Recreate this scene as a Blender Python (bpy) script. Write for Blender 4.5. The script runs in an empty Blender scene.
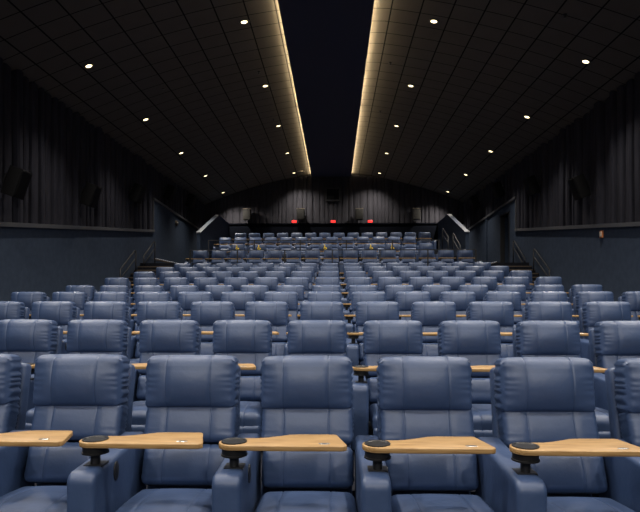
import bpy, math, random
from mathutils import Vector, Matrix

random.seed(7)
SC = bpy.context.scene
COL = SC.collection
F_PX = 563.0          # focal length in pixels of a 640 px wide frame
CAM_H = 1.46
YAW = math.radians(1.2)
ROW_SKEW = math.tan(math.radians(2.4))   # the seat rows are set slightly askew to the room

# ------------------------------------------------------------------ helpers
def link(o):
    COL.objects.link(o)
    return o

def mesh_obj(name, verts, faces, mat, parent=None, smooth=True, flat_angle=None):
    me = bpy.data.meshes.new(name)
    me.from_pydata([tuple(v) for v in verts], [], faces)
    me.update()
    import bmesh
    bm = bmesh.new(); bm.from_mesh(me)
    bmesh.ops.recalc_face_normals(bm, faces=bm.faces)
    if flat_angle is not None:
        for e in bm.edges:
            if len(e.link_faces) == 2 and e.calc_face_angle(0) > flat_angle:
                e.smooth = False
    bm.to_mesh(me); bm.free()
    for p in me.polygons:
        p.use_smooth = smooth
    if mat:
        me.materials.append(mat)
    o = bpy.data.objects.new(name, me)
    link(o)
    if parent:
        o.parent = parent
    return o

class MB:
    """collects raw geometry that becomes one mesh object"""
    def __init__(self):
        self.v = []; self.f = []
    def add(self, verts, faces, M=None):
        b = len(self.v)
        for p in verts:
            p = Vector(p)
            self.v.append(M @ p if M else p)
        self.f += [[i + b for i in fc] for fc in faces]
        return self
    def box(self, x0, x1, y0, y1, z0, z1, M=None):
        vs = [(x, y, z) for z in (z0, z1) for y in (y0, y1) for x in (x0, x1)]
        fs = [(0, 2, 3, 1), (4, 5, 7, 6), (0, 1, 5, 4), (2, 6, 7, 3), (0, 4, 6, 2), (1, 3, 7, 5)]
        return self.add(vs, fs, M)
    def tube(self, pts, r, n=8):
        pts = [Vector(p) for p in pts]
        rings = []
        for i, p in enumerate(pts):
            if i == 0: t = pts[1] - p
            elif i == len(pts) - 1: t = p - pts[i - 1]
            else: t = (pts[i + 1] - p).normalized() + (p - pts[i - 1]).normalized()
            t.normalize()
            up = Vector((0, 0, 1)) if abs(t.z) < .9 else Vector((1, 0, 0))
            a = t.cross(up).normalized(); b = t.cross(a).normalized()
            rings.append([p + a * r * math.cos(2 * math.pi * k / n) + b * r * math.sin(2 * math.pi * k / n) for k in range(n)])
        vs = [q for rg in rings for q in rg]
        fs = []
        for i in range(len(rings) - 1):
            for k in range(n):
                fs.append((i * n + k, i * n + (k + 1) % n, (i + 1) * n + (k + 1) % n, (i + 1) * n + k))
        fs.append(tuple(range(n)))
        fs.append(tuple((len(rings) - 1) * n + k for k in range(n)))
        return self.add(vs, fs)
    def lathe(self, prof, n=24, M=None):
        """prof: (radius, z) list, closed at both ends"""
        vs = []; fs = []
        for r, z in prof:
            for k in range(n):
                a = 2 * math.pi * k / n
                vs.append((r * math.cos(a), r * math.sin(a), z))
        for i in range(len(prof) - 1):
            for k in range(n):
                fs.append((i * n + k, i * n + (k + 1) % n, (i + 1) * n + (k + 1) % n, (i + 1) * n + k))
        fs.append(tuple(range(n))); fs.append(tuple((len(prof) - 1) * n + k for k in range(n)))
        return self.add(vs, fs, M)
    def build(self, name, mat, parent=None, smooth=False, flat_angle=None):
        return mesh_obj(name, self.v, self.f, mat, parent, smooth, flat_angle)

def axis_coords(half, r, n, extra=()):
    a = [-half, -half + .3 * r, -half + .65 * r]
    inner = [-half + r + (2 * half - 2 * r) * i / n for i in range(n + 1)]
    a += inner + [-x for x in reversed(a)]
    for e in extra:
        for d in (-.007, -.003, 0, .003, .007):
            a.append(e + d)
    a = sorted(set(round(x, 5) for x in a))
    out = [a[0]]
    for x in a[1:]:
        if x - out[-1] > .0015: out.append(x)
    out[-1] = round(half, 5)
    return out

def rbox(w, d, h, r, n, seams=(), disp=None):
    """softly rounded box, centred; disp(p, u, v, q) returns a moved point (u, v, q in -1..1)"""
    H = (w / 2, d / 2, h / 2)
    ax = [axis_coords(H[0], r, n[0], seams), axis_coords(H[1], r, n[1]), axis_coords(H[2], r, n[2])]
    idx = {}; vs = []; fs = []
    def vert(p):
        k = tuple(round(c, 5) for c in p)
        if k in idx: return idx[k]
        c = [max(-H[i] + r, min(H[i] - r, p[i])) for i in range(3)]
        dv = Vector([p[i] - c[i] for i in range(3)])
        q = Vector(c) + (dv.normalized() * r if dv.length > 1e-9 else dv)
        if disp: q = Vector(disp(q, p[0] / H[0], p[1] / H[1], p[2] / H[2]))
        idx[k] = len(vs); vs.append(q)
        return idx[k]
    for a, b, c in ((0, 1, 2), (1, 2, 0), (2, 0, 1)):
        for s in (-1, 1):
            for i in range(len(ax[a]) - 1):
                for j in range(len(ax[b]) - 1):
                    quad = []
                    for ii, jj in ((i, j), (i + 1, j), (i + 1, j + 1), (i, j + 1)):
                        p = [0, 0, 0]; p[a] = ax[a][ii]; p[b] = ax[b][jj]; p[c] = s * H[c]
                        quad.append(vert(p))
                    fs.append(quad if s > 0 else quad[::-1])
    return vs, fs

def place(vs, tilt, loc):
    M = Matrix.Translation(Vector(loc)) @ Matrix.Rotation(tilt, 4, 'X')
    return [M @ v for v in vs]

def arc(cx, cy, r, a0, a1, n):
    return [(cx + r * math.cos(math.radians(a0 + (a1 - a0) * i / n)), cy + r * math.sin(math.radians(a0 + (a1 - a0) * i / n))) for i in range(n + 1)]

def inset(poly, d):
    n = len(poly); out = []
    for i in range(n):
        p0, p1, p2 = Vector(poly[i - 1]), Vector(poly[i]), Vector(poly[(i + 1) % n])
        e1 = (p1 - p0).normalized(); e2 = (p2 - p1).normalized()
        n1 = Vector((-e1.y, e1.x)); n2 = Vector((-e2.y, e2.x))
        m = (n1 + n2)
        m = m / max(.25, m.length_squared / 2)
        out.append(p1 + m * d)
    return out

def slab(poly, t, r, steps=3):
    """counter-clockwise outline, thickness t along local z, rounded rim radius r"""
    n = len(poly); rings = []
    for k in range(steps + 1):
        a = math.pi / 2 * k / steps
        rings.append((inset(poly, r * (1 - math.sin(a))), -t / 2 + r * (1 - math.cos(a))))
    for k in range(steps, -1, -1):
        a = math.pi / 2 * k / steps
        rings.append((inset(poly, r * (1 - math.sin(a))), t / 2 - r * (1 - math.cos(a))))
    vs = [Vector((p[0], p[1], z)) for ring, z in rings for p in ring]
    fs = []
    for i in range(len(rings) - 1):
        for k in range(n):
            fs.append((i * n + k, i * n + (k + 1) % n, (i + 1) * n + (k + 1) % n, (i + 1) * n + k))
    fs.append(tuple(reversed(range(n)))); fs.append(tuple((len(rings) - 1) * n + k for k in range(n)))
    return vs, fs

def empty(name, loc, label, cat, group=None, rz=0):
    o = bpy.data.objects.new(name, None); link(o)
    o.empty_display_size = .1
    o.location = loc; o.rotation_euler = (0, 0, rz)
    return tag(o, label, cat, group)

def tag(o, label, cat, group=None):
    o['label'] = label; o['category'] = cat
    if group: o['group'] = group
    return o

def struct(o):
    o['kind'] = 'structure'
    return o

def copy_thing(root):
    r = root.copy(); COL.objects.link(r)
    for ch in root.children:
        c = ch.copy(); COL.objects.link(c); c.parent = r
        for g in ch.children:
            d = g.copy(); COL.objects.link(d); d.parent = c
    return r

# ------------------------------------------------------------------ materials
def mat(name, col, rough=.5, metal=0, spec=.5, emit=None, es=0):
    m = bpy.data.materials.new(name); m.use_nodes = True
    b = m.node_tree.nodes['Principled BSDF']
    b.inputs['Base Color'].default_value = (*col, 1)
    b.inputs['Roughness'].default_value = rough
    b.inputs['Metallic'].default_value = metal
    b.inputs['Specular IOR Level'].default_value = spec
    if emit:
        b.inputs['Emission Color'].default_value = (*emit, 1)
        b.inputs['Emission Strength'].default_value = es
    return m

def noisy(m, c1, c2, scale, bump=0, bscale=None, detail=4, stretch=None, bdist=.01):
    nt = m.node_tree; b = nt.nodes['Principled BSDF']
    tc = nt.nodes.new('ShaderNodeTexCoord'); src = tc.outputs['Object']
    if stretch:
        mp = nt.nodes.new('ShaderNodeMapping'); mp.inputs['Scale'].default_value = stretch
        nt.links.new(src, mp.inputs['Vector']); src = mp.outputs['Vector']
    nz = nt.nodes.new('ShaderNodeTexNoise'); nz.inputs['Scale'].default_value = scale; nz.inputs['Detail'].default_value = detail
    nt.links.new(src, nz.inputs['Vector'])
    cr = nt.nodes.new('ShaderNodeValToRGB')
    cr.color_ramp.elements[0].color = (*c1, 1); cr.color_ramp.elements[1].color = (*c2, 1)
    cr.color_ramp.elements[0].position = .35; cr.color_ramp.elements[1].position = .65
    nt.links.new(nz.outputs['Fac'], cr.inputs['Fac'])
    nt.links.new(cr.outputs['Color'], b.inputs['Base Color'])
    if bump:
        n2 = nt.nodes.new('ShaderNodeTexNoise'); n2.inputs['Scale'].default_value = bscale or scale * 4
        n2.inputs['Detail'].default_value = 3
        nt.links.new(src, n2.inputs['Vector'])
        bp = nt.nodes.new('ShaderNodeBump'); bp.inputs['Strength'].default_value = bump; bp.inputs['Distance'].default_value = bdist
        nt.links.new(n2.outputs['Fac'], bp.inputs['Height'])
        nt.links.new(bp.outputs['Normal'], b.inputs['Normal'])
    return m

M_LEATHER = noisy(mat('blue_leather', (.05, .09, .2), .47, spec=.65), (.028, .055, .130), (.035, .064, .148), 5, .22, 16, bdist=.012)
M_WOOD = noisy(mat('bamboo_wood', (.6, .36, .13), .42), (.27, .155, .058), (.44, .275, .118), 5, stretch=(1.2, 26, 26))
M_BLACK = mat('black_plastic', (.012, .012, .013), .38)
M_METAL = mat('black_metal', (.018, .018, .02), .6, 0, .4)
M_CHROME = mat('brushed_metal', (.5, .5, .5), .3, 1)
M_CARPET = noisy(mat('dark_carpet', (.016, .018, .024), .95, spec=.1), (.010, .011, .016), (.022, .024, .032), 40, .4, 200)
M_PANEL = noisy(mat('navy_wall_paint', (.02, .028, .042), .85, spec=.25), (.036, .053, .090), (.046, .066, .108), 6, .15, 60, bdist=.004)
M_LEDGE = mat('grey_ledge', (.085, .088, .1), .6)
M_CAP = mat('grey_wall_cap', (.055, .064, .085), .5)
M_CURT = noisy(mat('charcoal_drape', (.02, .019, .022), .95, spec=.1), (.030, .029, .034), (.042, .040, .047), 9, .2, 120, stretch=(1, 1, .15))
M_SPK = mat('speaker_black', (.006, .006, .007), .75, spec=.2)
M_SIDECURT = noisy(mat('black_drape', (.012, .012, .015), .95, spec=.08), (.029, .029, .039), (.041, .041, .054), 9, .2, 120, stretch=(1, 1, .15))
M_SPKB = mat('speaker_grey_brown', (.017, .015, .012), .8)
M_DARK = mat('dark_ceiling', (.036, .042, .072), .8, spec=.2)
M_DADO = mat('black_dado', (.0032, .004, .0068), .95, spec=.04)
M_LAMP = mat('lamp_lens', (.9, .85, .7), .3, emit=(1, .80, .45), es=5)
M_RING = mat('lamp_ring', (.05, .045, .04), .4)
M_COVE = mat('cove_strip', (.9, .8, .6), .5, emit=(1, .78, .46), es=3.0)
M_RED = mat('red_signal', (.6, .03, .03), .4, emit=(1, .035, .03), es=1.5)
M_YELLOW = mat('yellow_symbol', (.95, .68, .03), .5)
M_ORANGE = mat('orange_plastic', (.8, .28, .1), .5)
M_WHITE = mat('off_white_plastic', (.62, .55, .47), .5)
M_STEPLED = mat('step_light', (.9, .9, .9), .5, emit=(.8, .85, 1), es=.3)
M_NOSE = mat('tread_nosing', (.10, .075, .055), .6)

def ceiling_material():
    m = mat('ceiling_tiles', (.03, .028, .025), .92, spec=.12)
    nt = m.node_tree; b = nt.nodes['Principled BSDF']
    tc = nt.nodes.new('ShaderNodeTexCoord'); sp = nt.nodes.new('ShaderNodeSeparateXYZ')
    nt.links.new(tc.outputs['Object'], sp.inputs[0])
    def line(sock, width, off, size):
        a = nt.nodes.new('ShaderNodeMath'); a.operation = 'ADD'; a.inputs[1].default_value = off + 61 * size
        nt.links.new(sock, a.inputs[0])
        d = nt.nodes.new('ShaderNodeMath'); d.operation = 'MODULO'; d.inputs[1].default_value = size
        nt.links.new(a.outputs[0], d.inputs[0])
        l = nt.nodes.new('ShaderNodeMath'); l.operation = 'LESS_THAN'; l.inputs[1].default_value = width
        nt.links.new(d.outputs[0], l.inputs[0])
        return l.outputs[0]
    lx = line(sp.outputs['X'], .034, .05, .68); ly = line(sp.outputs['Y'], .026, .1, .61)
    mx = nt.nodes.new('ShaderNodeMath'); mx.operation = 'MAXIMUM'
    nt.links.new(lx, mx.inputs[0]); nt.links.new(ly, mx.inputs[1])
    nz = nt.nodes.new('ShaderNodeTexNoise'); nz.inputs['Scale'].default_value = 3
    nt.links.new(tc.outputs['Object'], nz.inputs['Vector'])
    cr = nt.nodes.new('ShaderNodeValToRGB')
    cr.color_ramp.elements[0].color = (.096, .088, .078, 1); cr.color_ramp.elements[1].color = (.118, .109, .097, 1)
    nt.links.new(nz.outputs['Fac'], cr.inputs['Fac'])
    mix = nt.nodes.new('ShaderNodeMix'); mix.data_type = 'RGBA'
    nt.links.new(mx.outputs[0], mix.inputs['Factor'])
    nt.links.new(cr.outputs['Color'], mix.inputs[6]); mix.inputs[7].default_value = (.010, .0095, .009, 1)
    nt.links.new(mix.outputs[2], b.inputs['Base Color'])
    n2 = nt.nodes.new('ShaderNodeTexNoise'); n2.inputs['Scale'].default_value = 60
    nt.links.new(tc.outputs['Object'], n2.inputs['Vector'])
    bp = nt.nodes.new('ShaderNodeBump'); bp.inputs['Strength'].default_value = .2; bp.inputs['Distance'].default_value = .005
    nt.links.new(n2.outputs['Fac'], bp.inputs['Height']); nt.links.new(bp.outputs['Normal'], b.inputs['Normal'])
    return m
M_CEIL = ceiling_material()

# ------------------------------------------------------------------ layout numbers
ROW_Y = [3.5 + 2.02 * i for i in range(9)] + [22.1, 24.6, 27.1, 29.45]
ROW_F = [0, .148, .322, .48, .64, .875, 1.12, 1.36, 1.60, 2.27, 2.74, 3.31, 3.79]
PITCH = .752
XL, XR = -7.18, 7.05           # faces of the lower side walls
Y0, YB = -13.0, 31.0           # open front end of the room, back wall
LAND = 2.75

def ceil_z(x):
    a = max(0, abs(x) - 1.2)
    return CAM_H + 6.77 - (.13 * a + .0245 * a * a)

def ledge_z(y):               # top of the low side walls follows the rake
    return CAM_H + 1.55 + .105 * (y - 12.1)

def tall_z(y):                # top of the tall side panels near the back
    return CAM_H + 3.86 - .04 * (y - 22.2)

# ------------------------------------------------------------------ floor
fl = MB()
fl.box(XL, XR, Y0, ROW_Y[0] + .34, -.3, 0)
for i in range(1, 9):
    fl.box(XL, XR, ROW_Y[i - 1] + .34, ROW_Y[i] + .34, -.3, ROW_F[i])
fl.box(XL, XR, ROW_Y[8] + .34, 20.6, -.3, 1.60)
edges = [20.6, ROW_Y[9] + .6, ROW_Y[10] + .6, ROW_Y[11] + .5, YB]
for i in range(4):
    fl.box(-5.9, 5.9, edges[i], edges[i + 1], -.3, ROW_F[9 + i])
for sx in (-1, 1):
    x0, x1 = (XL, -5.9) if sx < 0 else (5.9, XR)
    fl.box(x0, x1, 20.6, YB, -.3, LAND)
struct(fl.build('floor', M_CARPET))

# side staircases from the lower rows up to the entrance landing
def staircase(x0, x1, side):
    t = empty('staircase', ((x0 + x1) / 2, 18.2, 1.6), 'dark carpeted stairs climbing beside the %s wall to the entrance landing' % side, 'stairs', 'side stairs')
    n = 7; run = (20.6 - 18.2) / n
    for k in range(n):
        z = 1.6 + (LAND - 1.6) * (k + 1) / (n + 1) if k < n else LAND
        b = MB().box(x0 + .02 - (x0 + x1) / 2, x1 - .02 - (x0 + x1) / 2, k * run + .0, (k + 1) * run, -.2, z - 1.6)
        s = b.build('step', M_CARPET, t)
        MB().box(x0 + .03 - (x0 + x1) / 2, x1 - .03 - (x0 + x1) / 2, k * run - .012, k * run + .03, z - 1.6 - .035, z - 1.6 + .004).build('nosing', M_NOSE, s)
    return t
staircase(XL, -5.9, 'left')
staircase(5.9, XR, 'right')

# low dotted light strip along each wall of the landing
for side, x, ya, n in (('left', XL + .10, 21.95, 14), ('right', XR - .10, 24.3, 8)):
    t = empty('landing_light_strip', (x, ya, LAND), 'low dark strip dotted with tiny lights along the %s wall of the entrance landing' % side, 'step lighting', 'landing light strips')
    Lh = .12 + .26 * n
    MB().box(-.03, .03, 0, Lh, .20, .26).build('strip_profile', M_NOSE, t)
    for yy in (.05, Lh - .05):
        MB().box(-.02, .02, yy - .02, yy + .02, 0, .21).build('foot', M_METAL, t)
    for k in range(n):
        MB().lathe([(.001, -.0), (.024, 0), (.024, .02), (.001, .026)], 10, Matrix.Translation((0, .15 + .26 * k, .26))).build('light_dot', M_STEPLED, t, True)

# ------------------------------------------------------------------ walls
def prism_yz(profile, x0, x1):
    n = len(profile)
    vs = [(x0, y, z) for y, z in profile] + [(x1, y, z) for y, z in profile]
    fs = [tuple(range(n)), tuple(range(n, 2 * n))]
    for k in range(n):
        fs.append((k, (k + 1) % n, n + (k + 1) % n, n + k))
    return vs, fs

def side_wall(name, xin, sgn, door):
    m = MB(); xo = xin + sgn * .16
    def seg(y0, y1, top, zb=-.3):
        m.add(*prism_yz([(y0, zb), (y1, zb), (y1, top(y1)), (y0, top(y0))], xin, xo))
    seg(Y0, 22.1, ledge_z)
    if door:
        seg(22.1, 22.95, tall_z)
        seg(22.95, 24.1, tall_z, 4.93)
        seg(22.95, 24.1, lambda y: LAND, -.3)
        seg(24.1, YB + .3, tall_z)
    else:
        seg(22.1, YB + .3, tall_z)
    # backing plane behind the drapery
    xb0, xb1 = xin + sgn * .16, xin + sgn * .30
    if door:
        m.add(*prism_yz([(Y0, 1.0), (22.9, 1.0), (22.9, 5.0), (24.15, 5.0), (24.15, 1.0), (YB + .3, 1.0), (YB + .3, 8), (Y0, 8)], xb0, xb1))
    else:
        m.add(*prism_yz([(Y0, 1.0), (YB + .3, 1.0), (YB + .3, 8), (Y0, 8)], xb0, xb1))
    struct(m.build(name, M_PANEL))
side_wall('wall_left', XL, -1, False)
side_wall('wall_right', XR, 1, True)

# corridor behind the doorway in the right wall
co = MB()
co.box(XR + .30, XR + 2.2, 22.6, 22.9, LAND - .2, 5.3)
co.box(XR + .30, XR + 2.2, 24.15, 24.45, LAND - .2, 5.3)
co.box(XR + 2.2, XR + 2.4, 22.6, 24.45, LAND - .2, 5.3)
co.box(XR + .30, XR + 2.4, 22.6, 24.45, LAND - .35, LAND)
co.box(XR + .30, XR + 2.4, 22.6, 24.45, 5.0, 5.2)
struct(co.build('wall_corridor', M_PANEL))
df = MB()
df.box(XR - .015, XR + .17, 22.90, 22.96, LAND, 4.96); df.box(XR - .015, XR + .17, 24.09, 24.15, LAND, 4.96); df.box(XR - .015, XR + .17, 22.90, 24.15, 4.92, 4.98)
struct(df.build('door_1', M_METAL))

# back wall: low dark dado, drapery above it
bw = MB()
bw.box(XL - .5, XR + .5, YB, YB + .3, 0, CAM_H + 4.10)
bw.box(XL - .5, XR + .5, YB + .16, YB + .3, CAM_H + 4.10, 9)
struct(bw.build('wall_back', M_DADO))

# ledges (trim) along the side walls
n_trim = [0]
def trim(verts_faces, m=M_LEDGE):
    n_trim[0] += 1
    return struct(mesh_obj('trim_%d' % n_trim[0], *verts_faces, m, None, False))
for xin, sg in ((XL, -1), (XR, 1)):
    a, b = xin - sg * .07, xin + sg * .16
    trim(prism_yz([(Y0, ledge_z(Y0)), (22.1, ledge_z(22.1)), (22.1, ledge_z(22.1) + .10), (Y0, ledge_z(Y0) + .10)], a, b))
    trim(prism_yz([(22.05, tall_z(22.05)), (YB, tall_z(YB)), (YB, tall_z(YB) + .09), (22.05, tall_z(22.05) + .09)], a, b))
    trim(prism_yz([(22.05, ledge_z(22.05)), (22.13, ledge_z(22.13)), (22.13, tall_z(22.13) + .05), (22.05, tall_z(22.05) + .05)], xin - sg * .03, b))
trim(prism_yz([(26.2, LAND), (26.34, LAND), (26.34, tall_z(26.3)), (26.2, tall_z(26.2))], XR - .05, XR + .1), M_PANEL)
tb = MB().box(XL, XR, YB - .05, YB + .16, CAM_H + 4.06, CAM_H + 4.12)
trim((tb.v, tb.f), M_DADO)

# pony walls beside the top block
def pony(side, x0, x1):
    prof = [(24.45, 2.2), (YB, 2.2), (YB, 5.54), (28.3, 5.60), (24.45, 4.28)]
    o = struct(mesh_obj('wall_pony_' + side, *prism_yz(prof, x0, x1), M_PANEL, None, False))
    cap = [(24.40, 4.265), (28.3, 5.60), (28.3, 5.66), (24.40, 4.325)]
    trim(prism_yz(cap, x0 - .03, x1 + .03), M_CAP)
    cap2 = [(28.3, 5.60), (YB, 5.54), (YB, 5.58), (28.3, 5.65)]
    trim(prism_yz(cap2, x0 - .02, x1 + .02), M_PANEL)
pony('left', -6.02, -5.88)
pony('right', 5.64, 5.78)

# ------------------------------------------------------------------ drapery
def pleats(length, rnd, step=.16):
    """profile of irregular folds: (position, depth) pairs"""
    pts = []; s = 0
    while s < length:
        w = step * rnd.uniform(.7, 1.6); d = rnd.uniform(.45, 1.0)
        pts += [(s, 0), (s + w * .05, 0), (s + w * .16, .8 * d), (s + w * .30, d), (s + w * .72, .93 * d), (s + w * .86, .72 * d), (s + w * .95, 0)]
        s += w
    return [p for p in pts if p[0] <= length] + [(length, 0)]

def drape(name, p0, p1, nrm, zlo, zhi, label, seed, depth=.11, step=.30, m=M_SIDECURT):
    rnd = random.Random(seed)
    p0, p1, nrm = Vector(p0), Vector(p1), Vector(nrm)
    L = (p1 - p0).length; t = (p1 - p0) / L
    vs = []; fs = []
    prof = pleats(L, rnd, step)
    K = 3
    for s, d in prof:
        q = p0 + t * s + nrm * (d * depth)
        a, b = zlo(q), zhi(q)
        for k in range(K):
            f = k / (K - 1)
            w = q + nrm * (.012 * math.sin(s * 5 + k * 1.3))
            vs.append((w.x, w.y, a + (b - a) * f))
    for i in range(len(prof) - 1):
        for k in range(K - 1):
            fs.append((i * K + k, (i + 1) * K + k, (i + 1) * K + k + 1, i * K + k + 1))
    o = mesh_obj(name, vs, fs, m, None, True, math.radians(28))
    tag(o, label, 'curtain')
    return o
def side_lo(q): return (ledge_z(q.y) if q.y < 22.05 else tall_z(q.y)) + .09
drape('wall_drape', (XL - .13, Y0, 0), (XL - .13, YB, 0), (1, 0, 0), side_lo, lambda q: ceil_z(q.x) + .05,
      'pleated black fabric drape covering the upper left wall', 3, .2)
drape('wall_drape', (XR + .13, Y0, 0), (XR + .13, YB, 0), (-1, 0, 0), side_lo, lambda q: ceil_z(q.x) + .05,
      'pleated black fabric drape covering the upper right wall', 4, .2)
drape('wall_drape', (XL - .1, YB + .14, 0), (XR + .1, YB + .14, 0), (0, -1, 0), lambda q: CAM_H + 4.11, lambda q: ceil_z(q.x) + .05,
      'pleated grey-black drape covering the upper back wall behind the speakers', 5, .07, .26, M_CURT)

# ------------------------------------------------------------------ ceiling
vs = []; fs = []; N = 56
xs = [XL - .2 + (XR - XL + .4) * i / N for i in range(N + 1)]
for x in xs:
    z = ceil_z(x) + .08
    for y in (Y0, YB + .2):
        vs.append((x, y, z))
for i in range(N):
    fs.append((2 * i, 2 * i + 1, 2 * i + 3, 2 * i + 2))
b = len(vs)
for x in xs:
    for y in (Y0, YB + .2):
        vs.append((x, y, ceil_z(x) + .2))
for i in range(N):
    fs.append((b + 2 * i, b + 2 * i + 2, b + 2 * i + 3, b + 2 * i + 1))
struct(mesh_obj('ceiling', vs, fs, M_CEIL, None, True))
PX0, PX1 = -1.29, .89
PZ = CAM_H + 6.70
pb = MB().box(PX0, PX1, Y0, YB + .1, PZ, PZ + .04)
pb.box(PX0 + .25, PX1 - .25, Y0, YB + .1, PZ + .04, PZ + .3)
struct(pb.build('ceiling_bulkhead', M_DARK))
for side, x, s in (('left', PX0, -1), ('right', PX1, 1)):
    o = MB().box(x - .010 if s > 0 else x - .002, x + .002 if s > 0 else x + .010, Y0 + .1, YB - .1, PZ + .042, PZ + .055).build('cove_light_strip', M_COVE)
    tag(o, 'thin warm light strip glowing along the %s edge of the dark ceiling band' % side, 'cove light', 'ceiling cove lights')
    for k in range(4):
        ld = bpy.data.lights.new('cove_glow', 'AREA'); ld.shape = 'RECTANGLE'
        ld.size = .03; ld.size_y = 10.8; ld.energy = 135; ld.color = (1, .77, .45)
        lo = bpy.data.objects.new('cove_glow', ld); link(lo)
        lo.location = (x - s * .04, Y0 + 5.5 + 11 * k, PZ + .058)
        lo.rotation_euler = (0, math.radians(180 + s * 38), 0)

# ------------------------------------------------------------------ downlights
LY = [13.6 + 4.12 * k for k in range(-4, 5)]
ORD = ['first', 'second', 'third', 'fourth', 'fifth', 'sixth', 'seventh', 'eighth', 'ninth', 'tenth', 'eleventh', 'twelfth', 'thirteenth', 'fourteenth', 'fifteenth']
proto_lamp = None
def ceil_tilt(x):
    return math.atan2(ceil_z(x + .05) - ceil_z(x - .05), .1)
for lane, lx in (('outer left', -6.0), ('inner left', -2.2), ('inner right', 2.38), ('outer right', 6.0)):
    for k, y in enumerate(LY):
        z = ceil_z(lx) + .08
        if k >= 4:
            lab = 'glowing round recessed downlight, %s from the front in the %s ceiling row' % (ORD[k - 4], lane)
            if proto_lamp is None:
                r = empty('downlight', (0, 0, 0), lab, 'ceiling light', 'recessed ceiling downlights')
                MB().lathe([(.075, -.004), (.080, -.016), (.125, -.014), (.130, .0), (.13, .004), (.075, .004)], 28).build('trim_ring', M_RING, r, True)
                MB().lathe([(.001, -.014), (.05, -.014), (.077, -.008), (.077, .002), (.001, .002)], 24).build('lens', M_LAMP, r, True)
                proto_lamp = r
            else:
                r = copy_thing(proto_lamp)
            tag(r, lab, 'ceiling light', 'recessed ceiling downlights')
            r.location = (lx, y, z); r.rotation_euler = (0, -ceil_tilt(lx), 0)
        ld = bpy.data.lights.new('downlight_beam', 'SPOT')
        ld.energy = (400, 740, 1100, 1100, 900, 780, 740, 820, 950)[k]; ld.color = (1, .93, .83); ld.spot_size = math.radians(118); ld.spot_blend = 1; ld.shadow_soft_size = .05
        lo = bpy.data.objects.new('downlight_beam', ld); link(lo)
        lo.location = (lx, y, z - .04); lo.rotation_euler = (0, -ceil_tilt(lx), 0)

# lights over the open front of the room, aimed back at the seats
for lx, y in ((-4.2, -8.5), (-1.4, -9.0), (1.4, -9.0), (4.2, -8.5)):
    ld = bpy.data.lights.new('front_beam', 'SPOT')
    ld.energy = 1000; ld.color = (1, .95, .88); ld.spot_size = math.radians(60); ld.spot_blend = .6; ld.shadow_soft_size = .05
    lo = bpy.data.objects.new('front_beam', ld); link(lo)
    lo.location = (lx, y, ceil_z(lx) - .1)
    lo.rotation_euler = (Vector((lx * .3, 5.5, .6)) - lo.location).to_track_quat('-Z', 'Y').to_euler()

# sprinklers, small ceiling vent
for i, (x, y, lab) in enumerate([
        (-5.0, 10.9, 'small black ceiling sprinkler before the first outer left downlight'),
        (-4.95, 16.1, 'small black ceiling sprinkler between outer and inner left downlights, further back'),
        (-2.25, 16.6, 'small black ceiling sprinkler just before the second inner left downlight'),
        (-2.3, 21.0, 'small black ceiling sprinkler just before the third inner left downlight'),
        (1.6, 16.3, 'small black ceiling sprinkler beside the glowing right cove, nearer one'),
        (1.65, 20.5, 'small black ceiling sprinkler beside the glowing right cove, farther one'),
        (4.9, 12.1, 'small black ceiling sprinkler high between the first right downlights'),
        (4.75, 20.3, 'small black ceiling sprinkler midway between the right downlight rows')]):
    r = empty('sprinkler', (x, y, ceil_z(x) + .08), lab, 'sprinkler', 'ceiling sprinklers')
    MB().lathe([(.055, .004), (.055, -.008), (.02, -.012), (.001, -.012)], 16).build('escutcheon', M_BLACK, r, True)
    MB().lathe([(.012, 0), (.012, -.05), (.03, -.052), (.03, -.058), (.001, -.058)], 12).build('sprinkler_head', M_BLACK, r, True)
r = empty('ceiling_vent', (-1.85, 30.0, ceil_z(-1.85) + .075), 'small pale rectangular ceiling grille beside the last inner left downlight', 'vent', None)
MB().box(-.2, .2, -.13, .13, -.02, .004).build('vent_frame', M_WHITE, r)
m = MB()
for k in range(5): m.box(-.17, .17, -.11 + .05 * k, -.085 + .05 * k, -.028, -.018)
m.build('grille', M_LEDGE, r)

# ------------------------------------------------------------------ speakers
def speaker_meshes(w, d, h, body, parent):
    """cabinet (front towards local -y), grille, bracket"""
    v, f = rbox(w, d, h, .012, (2, 2, 2), disp=lambda p, u, q, s: (p.x * (1 - .16 * max(0, q)), p.y, p.z))
    mesh_obj('cabinet', v, f, body, parent, True)
    v, f = rbox(w * .9, .02, h * .9, .008, (2, 1, 2))
    mesh_obj('grille', place(v, 0, (0, -d / 2 - .008, 0)), f, M_SPK if body is M_SPK else M_SPKB, parent, True)
    MB().tube([(0, d / 2 - .04, h * .05), (0, d / 2 + .09, h * .05)], .025).box(-.08, .08, d / 2 + .07, d / 2 + .09, -.08, .12).build('bracket', M_METAL, parent)

sp = None
names = [(-6.90, 12.05, 2.5, 'left', 0), (-6.90, 15.75, 2.9, 'left', 1), (-6.90, 19.5, 3.65, 'left', 2), (-6.90, 23.4, 4.4, 'left', 3), (-6.90, 26.8, 4.65, 'left', 4),
         (6.80, 15.8, 3.08, 'right', 0), (6.80, 19.6, 3.88, 'right', 1), (6.80, 23.6, 4.5, 'right', 2), (6.80, 27.5, 4.65, 'right', 3)]
for x, y, z, side, k in names:
    s = -1 if side == 'left' else 1
    lab = 'black box loudspeaker on the %s wall drape, %s from the front' % (side, ORD[k])
    if sp is None:
        sp = empty('wall_speaker', (0, 0, 0), lab, 'speaker', 'side wall loudspeakers')
        speaker_meshes(.40, .31, .62, M_SPK, sp); r = sp
    else:
        r = copy_thing(sp)
    tag(r, lab, 'speaker', 'side wall loudspeakers')
    r.location = (x, y, CAM_H + z)
    # front points into the room and down
    r.rotation_euler = (math.radians(20), 0, math.radians(90 if side == 'left' else -90))
sp = None
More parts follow.
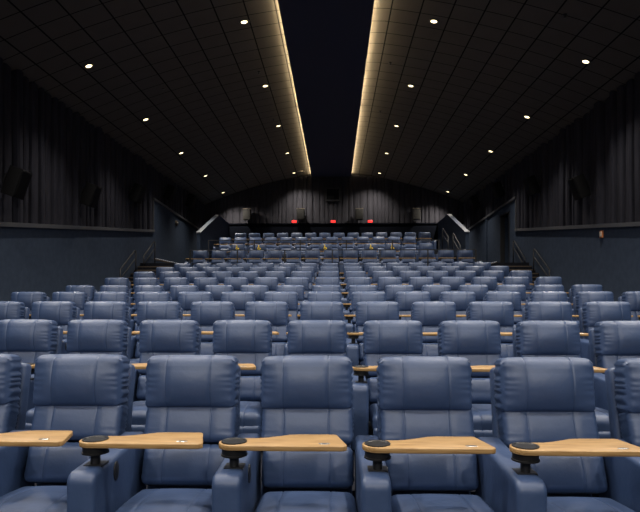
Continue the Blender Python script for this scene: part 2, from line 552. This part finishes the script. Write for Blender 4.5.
for x, lab in ((-4.82, 'grey-brown loudspeaker on the back wall, nearest the left corner'), (-1.87, 'grey-brown loudspeaker on the back wall, just left of centre'),
               (1.32, 'grey-brown loudspeaker on the back wall, just right of centre'), (4.42, 'grey-brown loudspeaker on the back wall, nearest the right corner')):
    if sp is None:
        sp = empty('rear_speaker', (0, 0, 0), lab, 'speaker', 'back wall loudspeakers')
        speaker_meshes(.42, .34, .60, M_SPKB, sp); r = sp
        MB().box(-.215, .215, -.185, .05, .295, .325).build('lit_top_edge', mat('lit_edge_tan', (.16, .13, .09), .7), sp)  # pale strip: light along the cabinet's top edge, put in as colour
    else:
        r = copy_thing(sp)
    tag(r, lab, 'speaker', 'back wall loudspeakers')
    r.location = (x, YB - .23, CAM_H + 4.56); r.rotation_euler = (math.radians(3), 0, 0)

# red lit signs on the ledge
rs = None
for x, lab in ((-2.25, 'small glowing red sign on the back ledge, left one of three'), (-.10, 'small glowing red sign on the back ledge, middle one of three'),
               (1.93, 'small glowing red sign on the back ledge, right one of three')):
    if rs is None:
        rs = empty('red_sign', (0, 0, 0), lab, 'sign', 'red signs on the back ledge')
        v, f = rbox(.30, .07, .17, .012, (2, 1, 2)); mesh_obj('housing', place(v, 0, (0, 0, .085)), f, M_BLACK, rs)
        v, f = rbox(.26, .02, .13, .006, (2, 1, 2)); mesh_obj('lit_face', place(v, 0, (0, -.032, .09)), f, M_RED, rs)
        r = rs
    else:
        r = copy_thing(rs)
    tag(r, lab, 'sign', 'red signs on the back ledge')
    r.location = (x, YB + .0, CAM_H + 4.12)

# projection port window in the back wall
wn = MB()
x0, x1, z0, z1 = -.45, .22, CAM_H + 5.42, CAM_H + 6.02
wn.box(x0 - .08, x1 + .08, YB - .03, YB + .16, z0 - .08, z0); wn.box(x0 - .08, x1 + .08, YB - .03, YB + .16, z1, z1 + .08)
wn.box(x0 - .08, x0, YB - .03, YB + .16, z0, z1); wn.box(x1, x1 + .08, YB - .03, YB + .16, z0, z1)
w = struct(wn.build('window_1', M_METAL))
MB().box(x0, x1, YB + .02, YB + .04, z0, z1).build('pane', mat('port_glass', (.004, .004, .006), .1), w)
MB().box(x0 + .05, x0 + .42, YB - .0, YB + .02, z0 + .02, z0 + .22).build('port_shutter', M_SPK, w)

# fire strobe on the right wall, round sconce on the left panel
r = empty('fire_strobe', (XR - .02, 15.0, CAM_H + 1.68), 'small white and orange alarm strobe below the right wall ledge', 'alarm', None)
v, f = rbox(.05, .13, .19, .012, (1, 2, 2)); mesh_obj('back_plate', place(v, 0, (0, 0, 0)), f, M_ORANGE, r)
v, f = rbox(.05, .07, .13, .012, (1, 2, 2)); mesh_obj('lens', place(v, 0, (-.03, -.02, 0)), f, M_WHITE, r)
r = empty('wall_button', (XL + .03, 25.3, CAM_H + 3.38), 'small round beige device on the tall left wall panel', 'wall device', None)
MB().lathe([(.001, -.03), (.13, -.03), (.13, 0), (.11, .03), (.001, .035)], 20, Matrix.Rotation(math.radians(90), 4, 'Y')).build('round_plate', M_NOSE, r, True)
MB().lathe([(.001, .03), (.06, .03), (.05, .06), (.001, .065)], 16, Matrix.Rotation(math.radians(90), 4, 'Y')).build('centre_cap', M_WHITE, r, True)

# ------------------------------------------------------------------ railings
def handrail(x, pts_lo, pts_hi, base, lab, grp='stair handrails'):
    """sloping rail between two (y, z) ends with a lower bar and two posts"""
    (ya, za), (yb, zb) = pts_lo, pts_hi
    r = empty('handrail', (x, ya, base[0]), lab, 'handrail', grp)
    def L(y, z): return (0, y - ya, z - base[0])
    MB().tube([L(ya, za - .12), L(ya, za), L(yb, zb), L(yb + .10, zb), L(yb + .10, zb - .1)], .026).build('top_rail', M_METAL, r, True)
    MB().tube([L(ya, za - .30), L(yb, zb - .30)], .02).build('lower_rail', M_METAL, r, True)
    MB().tube([L(ya, za), L(ya, base[0])], .024).build('post', M_METAL, r, True)
    MB().tube([L(yb + .10, zb), L(yb + .10, base[1])], .024).build('post', M_METAL, r, True)
    return r
handrail(-7.0, (18.22, 2.38), (19.55, 3.12), (1.75, 2.33), 'black metal handrail low on the left stairs, nearer the seats in front')
handrail(-7.0, (20.45, 2.98), (21.65, 3.64), (2.64, LAND), 'black metal handrail at the top of the left stairs by the tall panel')
handrail(6.95, (18.4, 2.38), (19.75, 3.16), (1.75, 2.33), 'black metal handrail low on the right stairs, nearer the seats in front')
handrail(6.95, (20.75, 2.90), (22.0, 3.68), (LAND, LAND), 'black metal handrail beside the doorway at the top of the right stairs')
handrail(5.40, (24.4, 3.72), (25.8, 4.40), (2.74, 3.31), 'black metal handrail against the right half wall, lower one')
handrail(5.40, (27.0, 4.40), (28.3, 4.92), (3.31, 3.79), 'black metal handrail against the right half wall, upper one')

def guard(name_label, y, x0, x1, floor, h, n_posts):
    r = empty('guard_rail', (0, y, floor), name_label, 'railing', None)
    MB().box(x0, x1, -.025, .025, h - .03, h).build('top_rail', M_METAL, r)
    MB().tube([(x0, 0, h * .45), (x1, 0, h * .45)], .012).build('middle_rail', M_METAL, r, True)
    for k in range(n_posts):
        x = x0 + (x1 - x0) * k / (n_posts - 1)
        MB().box(x - .022, x + .022, -.022, .022, 0, h - .03).build('post', M_METAL, r)
    return r
guard('long thin black guard rail in front of the first raised rear row', 20.7, -5.35, 5.15, 2.27, .97, 7)
guard('thin black guard rail in front of the wheelchair spaces with yellow symbols', 22.85, -5.15, 4.2, 2.74, 1.08, 6)

# ------------------------------------------------------------------ recliner
def front_w(q): return max(0, -q)       # 1 on the front face

def cushion_disp(b, gather, seam_x, ztop=0, seed=0):
    def fn(p, u, v, q):
        x, y, z = p
        fy = 1 if v < -.2 else 0
        y -= b * (1 - u * u) * (1 - q * q) * fy
        z += ztop * (1 - u ** 4) * (1 if q > .5 else 0)
        e = max(0, (abs(u) - .80) / .20)
        if gather:
            a = math.sin(q * 25 + seed + 1.8 * math.sin(q * 6)) * gather * e
            y += a * (1 if v < .3 else .3)
            x += math.copysign(1, u) * a * .7
            et = max(0, (q - .80) / .2)
            z -= et * e * .004
        for s in seam_x:
            d = abs(x - s)
            if d < .006:
                k = (1 - d / .006) * .005
                if v < 0: y += k
                if q > .9: z -= k
        return x, y, z
    return fn

CH = empty('recliner_chair', (0, 0, 0), 'proto', 'chair')
def cushion(name, w, d, h, r, n, b, gather, seams, tilt, loc, seed=0, ztop=0):
    v, f = rbox(w, d, h, r, n, seams, cushion_disp(b, gather, seams, ztop, seed))
    return mesh_obj(name, place(v, tilt, loc), f, M_LEATHER, CH, True)

T = math.radians
cushion('headrest', .582, .17,   .335, .042, (10, 3, 30), .060, .0085, (-.145, .135), T(-6), (0, .105, .912), 1, .010)
cushion('back_cushion', .575, .15, .245, .035, (8, 3, 14), .022, .006, (-.145, .135), T(-20), (.006, .062, .655), 2)
cushion('lumbar_cushion', .56, .17, .245, .045, (8, 3, 14), .03, .005, (-.145, .135), T(-20), (.014, -.035, .415), 3)
def seat_disp(p, u, v, q):
    x, y, z = p
    if q > 0: z += .03 * (1 - u * u) * (1 - v * v) + .012 * (1 - abs(v))
    for s in (-.145, .135):
        d = abs(x - s)
        if d < .006:
            k = (1 - d / .006) * .005
            if q > 0: z -= k
            if v < -.9: y += k
    return x, y, z
v, f = rbox(.56, .68, .17, .055, (8, 12, 3), (-.145, .135), seat_disp)
mesh_obj('seat', place(v, T(-2.5), (.02, -.495, .244)), f, M_LEATHER, CH)
cushion('footrest', .555, .09, .20, .03, (6, 2, 6), .015, .0, (-.145, .135), T(4), (.02, -.80, .14), 4)
v, f = rbox(.57, .10, .91, .03, (6, 2, 8), disp=lambda p, u, v, q: (p.x * (1 - .03 * q), p.y, p.z))
mesh_obj('back_shell', place(v, T(-14), (0, .195, .56)), f, M_LEATHER, CH)
MB().box(-.29, .29, -.74, .16, 0, .075).build('base', M_BLACK, CH)

ARM_PROF = [(-.735, .03)] + arc(-.735 + .06, .578 - .06, .06, 180, 90, 7) + [(-.5, .582), (-.1, .596)] + arc(.03, .556, .05, 90, 0, 5) + [(.08, .03)]
ARM_PROF = ARM_PROF[::-1]
def arm_mesh(xc):
    v, f = slab(ARM_PROF, .148, .026, 4)
    # slab lies in (a=y, b=z, thickness) -> turn upright
    return [Vector((xc + p.z, p.x, p.y)) for p in v], f
AX = -.364
v, f = arm_mesh(AX)
arm = mesh_obj('armrest', v, f, M_LEATHER, CH, True, T(40))
BM = MB()
v, f = slab([(p[0] * .036, p[1] * .052) for p in arc(0, 0, 1, 0, 360, 24)[:-1]], .012, .004, 2)
BM.add([Vector((AX + .074 + p.z, -.45 + p.x, .505 + p.y)) for p in v], f)
BM.build('recline_button', M_BLACK, arm, True, T(50))

TC = (AX + .016, -.585, .712)      # cup centre, top of the tray
out = arc(0, 0, .079, 92, 262, 18) + [(.10, -.080), (.20, -.084), (.36, -.085)] + arc(.556, -.055, .03, -90, -10, 5) + arc(.512, .138, .028, 5, 90, 5) + [(.33, .166), (.28, .156), (.17, .098), (.11, .080)]
v, f = slab(out, .027, .004, 2)
tray = mesh_obj('tray_table', [Vector((TC[0] + p.x, TC[1] + p.y, TC[2] - .0135 + p.z)) for p in v], f, M_WOOD, CH, True, T(50))
MB().lathe([(.001, .0015), (.052, .0015), (.056, .005), (.066, .005), (.067, .0005), (.066, -.028), (.064, -.060), (.069, -.062), (.069, -.070), (.001, -.070)], 28,
           Matrix.Translation((TC[0], TC[1] + .004, TC[2]))).build('cup_holder', M_BLACK, tray, True, T(35))
MB().lathe([(.025, -.065), (.025, -.128), (.032, -.130), (.032, -.135)], 16, Matrix.Translation((TC[0], TC[1] + .004, TC[2]))).box(TC[0] - .05, TC[0] + .05, TC[1] - .03, TC[1] + .06, .572, .584).build('swivel_post', M_BLACK, tray, True, T(35))
MB().box(TC[0] - .02, TC[0] + .25, TC[1] - .045, TC[1] + .05, TC[2] - .034, TC[2] - .027).build('support_arm', M_BLACK, tray)
v, f = slab([(p[0] * .030, p[1] * .013) for p in arc(0, 0, 1, 0, 360, 20)[:-1]], .004, .001, 1)
slot = mesh_obj('metal_inset', [Vector((TC[0] + .47 + p.x, TC[1] - .035 + p.y, TC[2] + p.z)) for p in v], f, M_CHROME, tray, True, T(50))

# right end armrest, only on the last chair of a row
v, f = arm_mesh(.386)
END_ARM = mesh_obj('armrest', v, f, M_LEATHER, None, True, T(40))
COL.objects.unlink(END_ARM)

# yellow wheelchair symbol for the companion seats
ym = MB()
def plate(poly, t=.006):
    v, f = slab(poly, t, .001, 1)
    ym.add([Vector((p.x, -p.z, p.y)) for p in v], f)
plate(arc(-.012, .052, .016, 0, 360, 14)[:-1])
plate([(-.022, -.005), (.002, -.005), (.000, .034), (-.020, .034)])
plate([(-.02, -.015), (.034, -.015), (.058, -.05), (.044, -.056), (.024, -.03), (-.02, -.03)])
for k in range(10):
    a0 = 100 + 24 * k; 
    q = arc(0, -.03, .045, a0, a0 + 24, 2) + arc(0, -.03, .032, a0 + 24, a0, 2)
    plate(q)
YSYM = ym.build('wheelchair_symbol', M_YELLOW)
COL.objects.unlink(YSYM)

ROWNAME = ['front row', 'second row', 'third row', 'fourth row', 'fifth row', 'sixth row', 'seventh row', 'eighth row', 'ninth row',
           'first raised rear row', 'wheelchair row', 'second row from the back wall', 'last row below the back wall']
ADJ = 'blue leather recliner'
def px(x, y):
    """where a floor-plan point lands across the 640 px frame"""
    c, s = math.cos(YAW), math.sin(YAW)
    dep = y * c - x * s; lat = x * c + y * s
    return 335 - F_PX * math.tan(YAW) + F_PX * lat / dep

first = True
def chair(x, row, label, end, symbol=False, no_tray=False):
    global first
    if first:
        r = CH; first = False
    else:
        r = copy_thing(CH_FULL)
    tag(r, label, 'chair', 'blue leather recliners')
    r.location = (x, ROW_Y[row] - x * ROW_SKEW * (1 if row < 9 else .6), ROW_F[row]); r.rotation_euler = (0, 0, math.radians(.3))
    if end:
        e = END_ARM.copy(); COL.objects.link(e); e.parent = r
    if symbol:
        s = YSYM.copy(); COL.objects.link(s); s.parent = [c for c in r.children if c.name.startswith('headrest')][0]
        s.location = (-.01, -.060, .945); s.rotation_euler = (T(-11), 0, 0); s.scale = (1.5, 1, 1.5)
    return r
CH_FULL = CH

X0 = -.180
rows = []
for r in range(10):
    rows.append([(X0 + (.04 if r == 9 else 0) + (.743 if r == 0 else .745 if r == 9 else PITCH) * k) for k in range(-7, 8)])
rows[0] = [-2.415] + rows[0][5:]
rows.append([-4.29, -3.32, -.42, 1.58, 2.50, 3.95])
rows.append([X0 + .04 + .743 * k for k in range(-7, 6)])
rows.append([-4.99 + .743 * j for j in range(14)])
SYM = {0, 1, 2, 3, 4}
for r, xs in enumerate(rows):
    Y = ROW_Y[r]
    vis = [x for x in xs if (r == 0 and x == xs[0]) or px(x + .45, Y - .6) > 2 and px(x - .45, Y - .6) < 638 or (px(x + .29, Y) > 2 and px(x - .29, Y) < 638)]
    n = len(vis)
    for i, x in enumerate(vis):
        end = (r == 10) or (i == n - 1 and x == xs[-1])
        rn = ROWNAME[r]
        if r == 10:
            lab = ADJ + (', %s from the left in the row behind the guard rail with wheelchair spaces' % ORD[i])
            if i < 5: lab = ADJ + ' with yellow wheelchair symbol on its headrest, %s of five from the left' % ORD[i]
            else: lab = ADJ + ' without a symbol at the right end of the row of yellow symbols'
        else:
            where = '%s from the left' % ORD[i]
            if i == 0: where = 'leftmost'
            elif i == n - 1: where = 'rightmost'
            tail = ' with a wooden swivel tray' if r < 2 else ''
            if r == 0 and i in (0, n - 1): tail = ' cut by the edge of the photo'
            lab = '%s%s, %s in the %s' % (ADJ, tail, where, rn)
            if 2 <= r < 9: lab += ' from the front'
        chair(x, r, lab, end, r == 10 and i in SYM)

# ------------------------------------------------------------------ world, camera, view
w = bpy.data.worlds.new('World'); SC.world = w; w.use_nodes = True
w.node_tree.nodes['Background'].inputs[0].default_value = (.45, .6, 1, 1)
w.node_tree.nodes['Background'].inputs[1].default_value = .08

cd = bpy.data.cameras.new('Camera'); cam = bpy.data.objects.new('Camera', cd); link(cam)
cd.sensor_width = 36; cd.sensor_fit = 'HORIZONTAL'; cd.lens = F_PX / 640 * 36
cam.location = (0, 0, CAM_H)
cam.rotation_euler = (math.radians(90), math.radians(0.0), YAW)
cx = 335 - F_PX * math.tan(YAW)
cd.shift_x = (320 - cx) / 640
cd.shift_y = (298 - 256) / 640
cd.clip_end = 200
SC.camera = cam

vs_ = SC.view_settings
vs_.view_transform = 'Standard'; vs_.look = 'None'; vs_.gamma = 1; vs_.use_curve_mapping = False
vs_.exposure = -.38
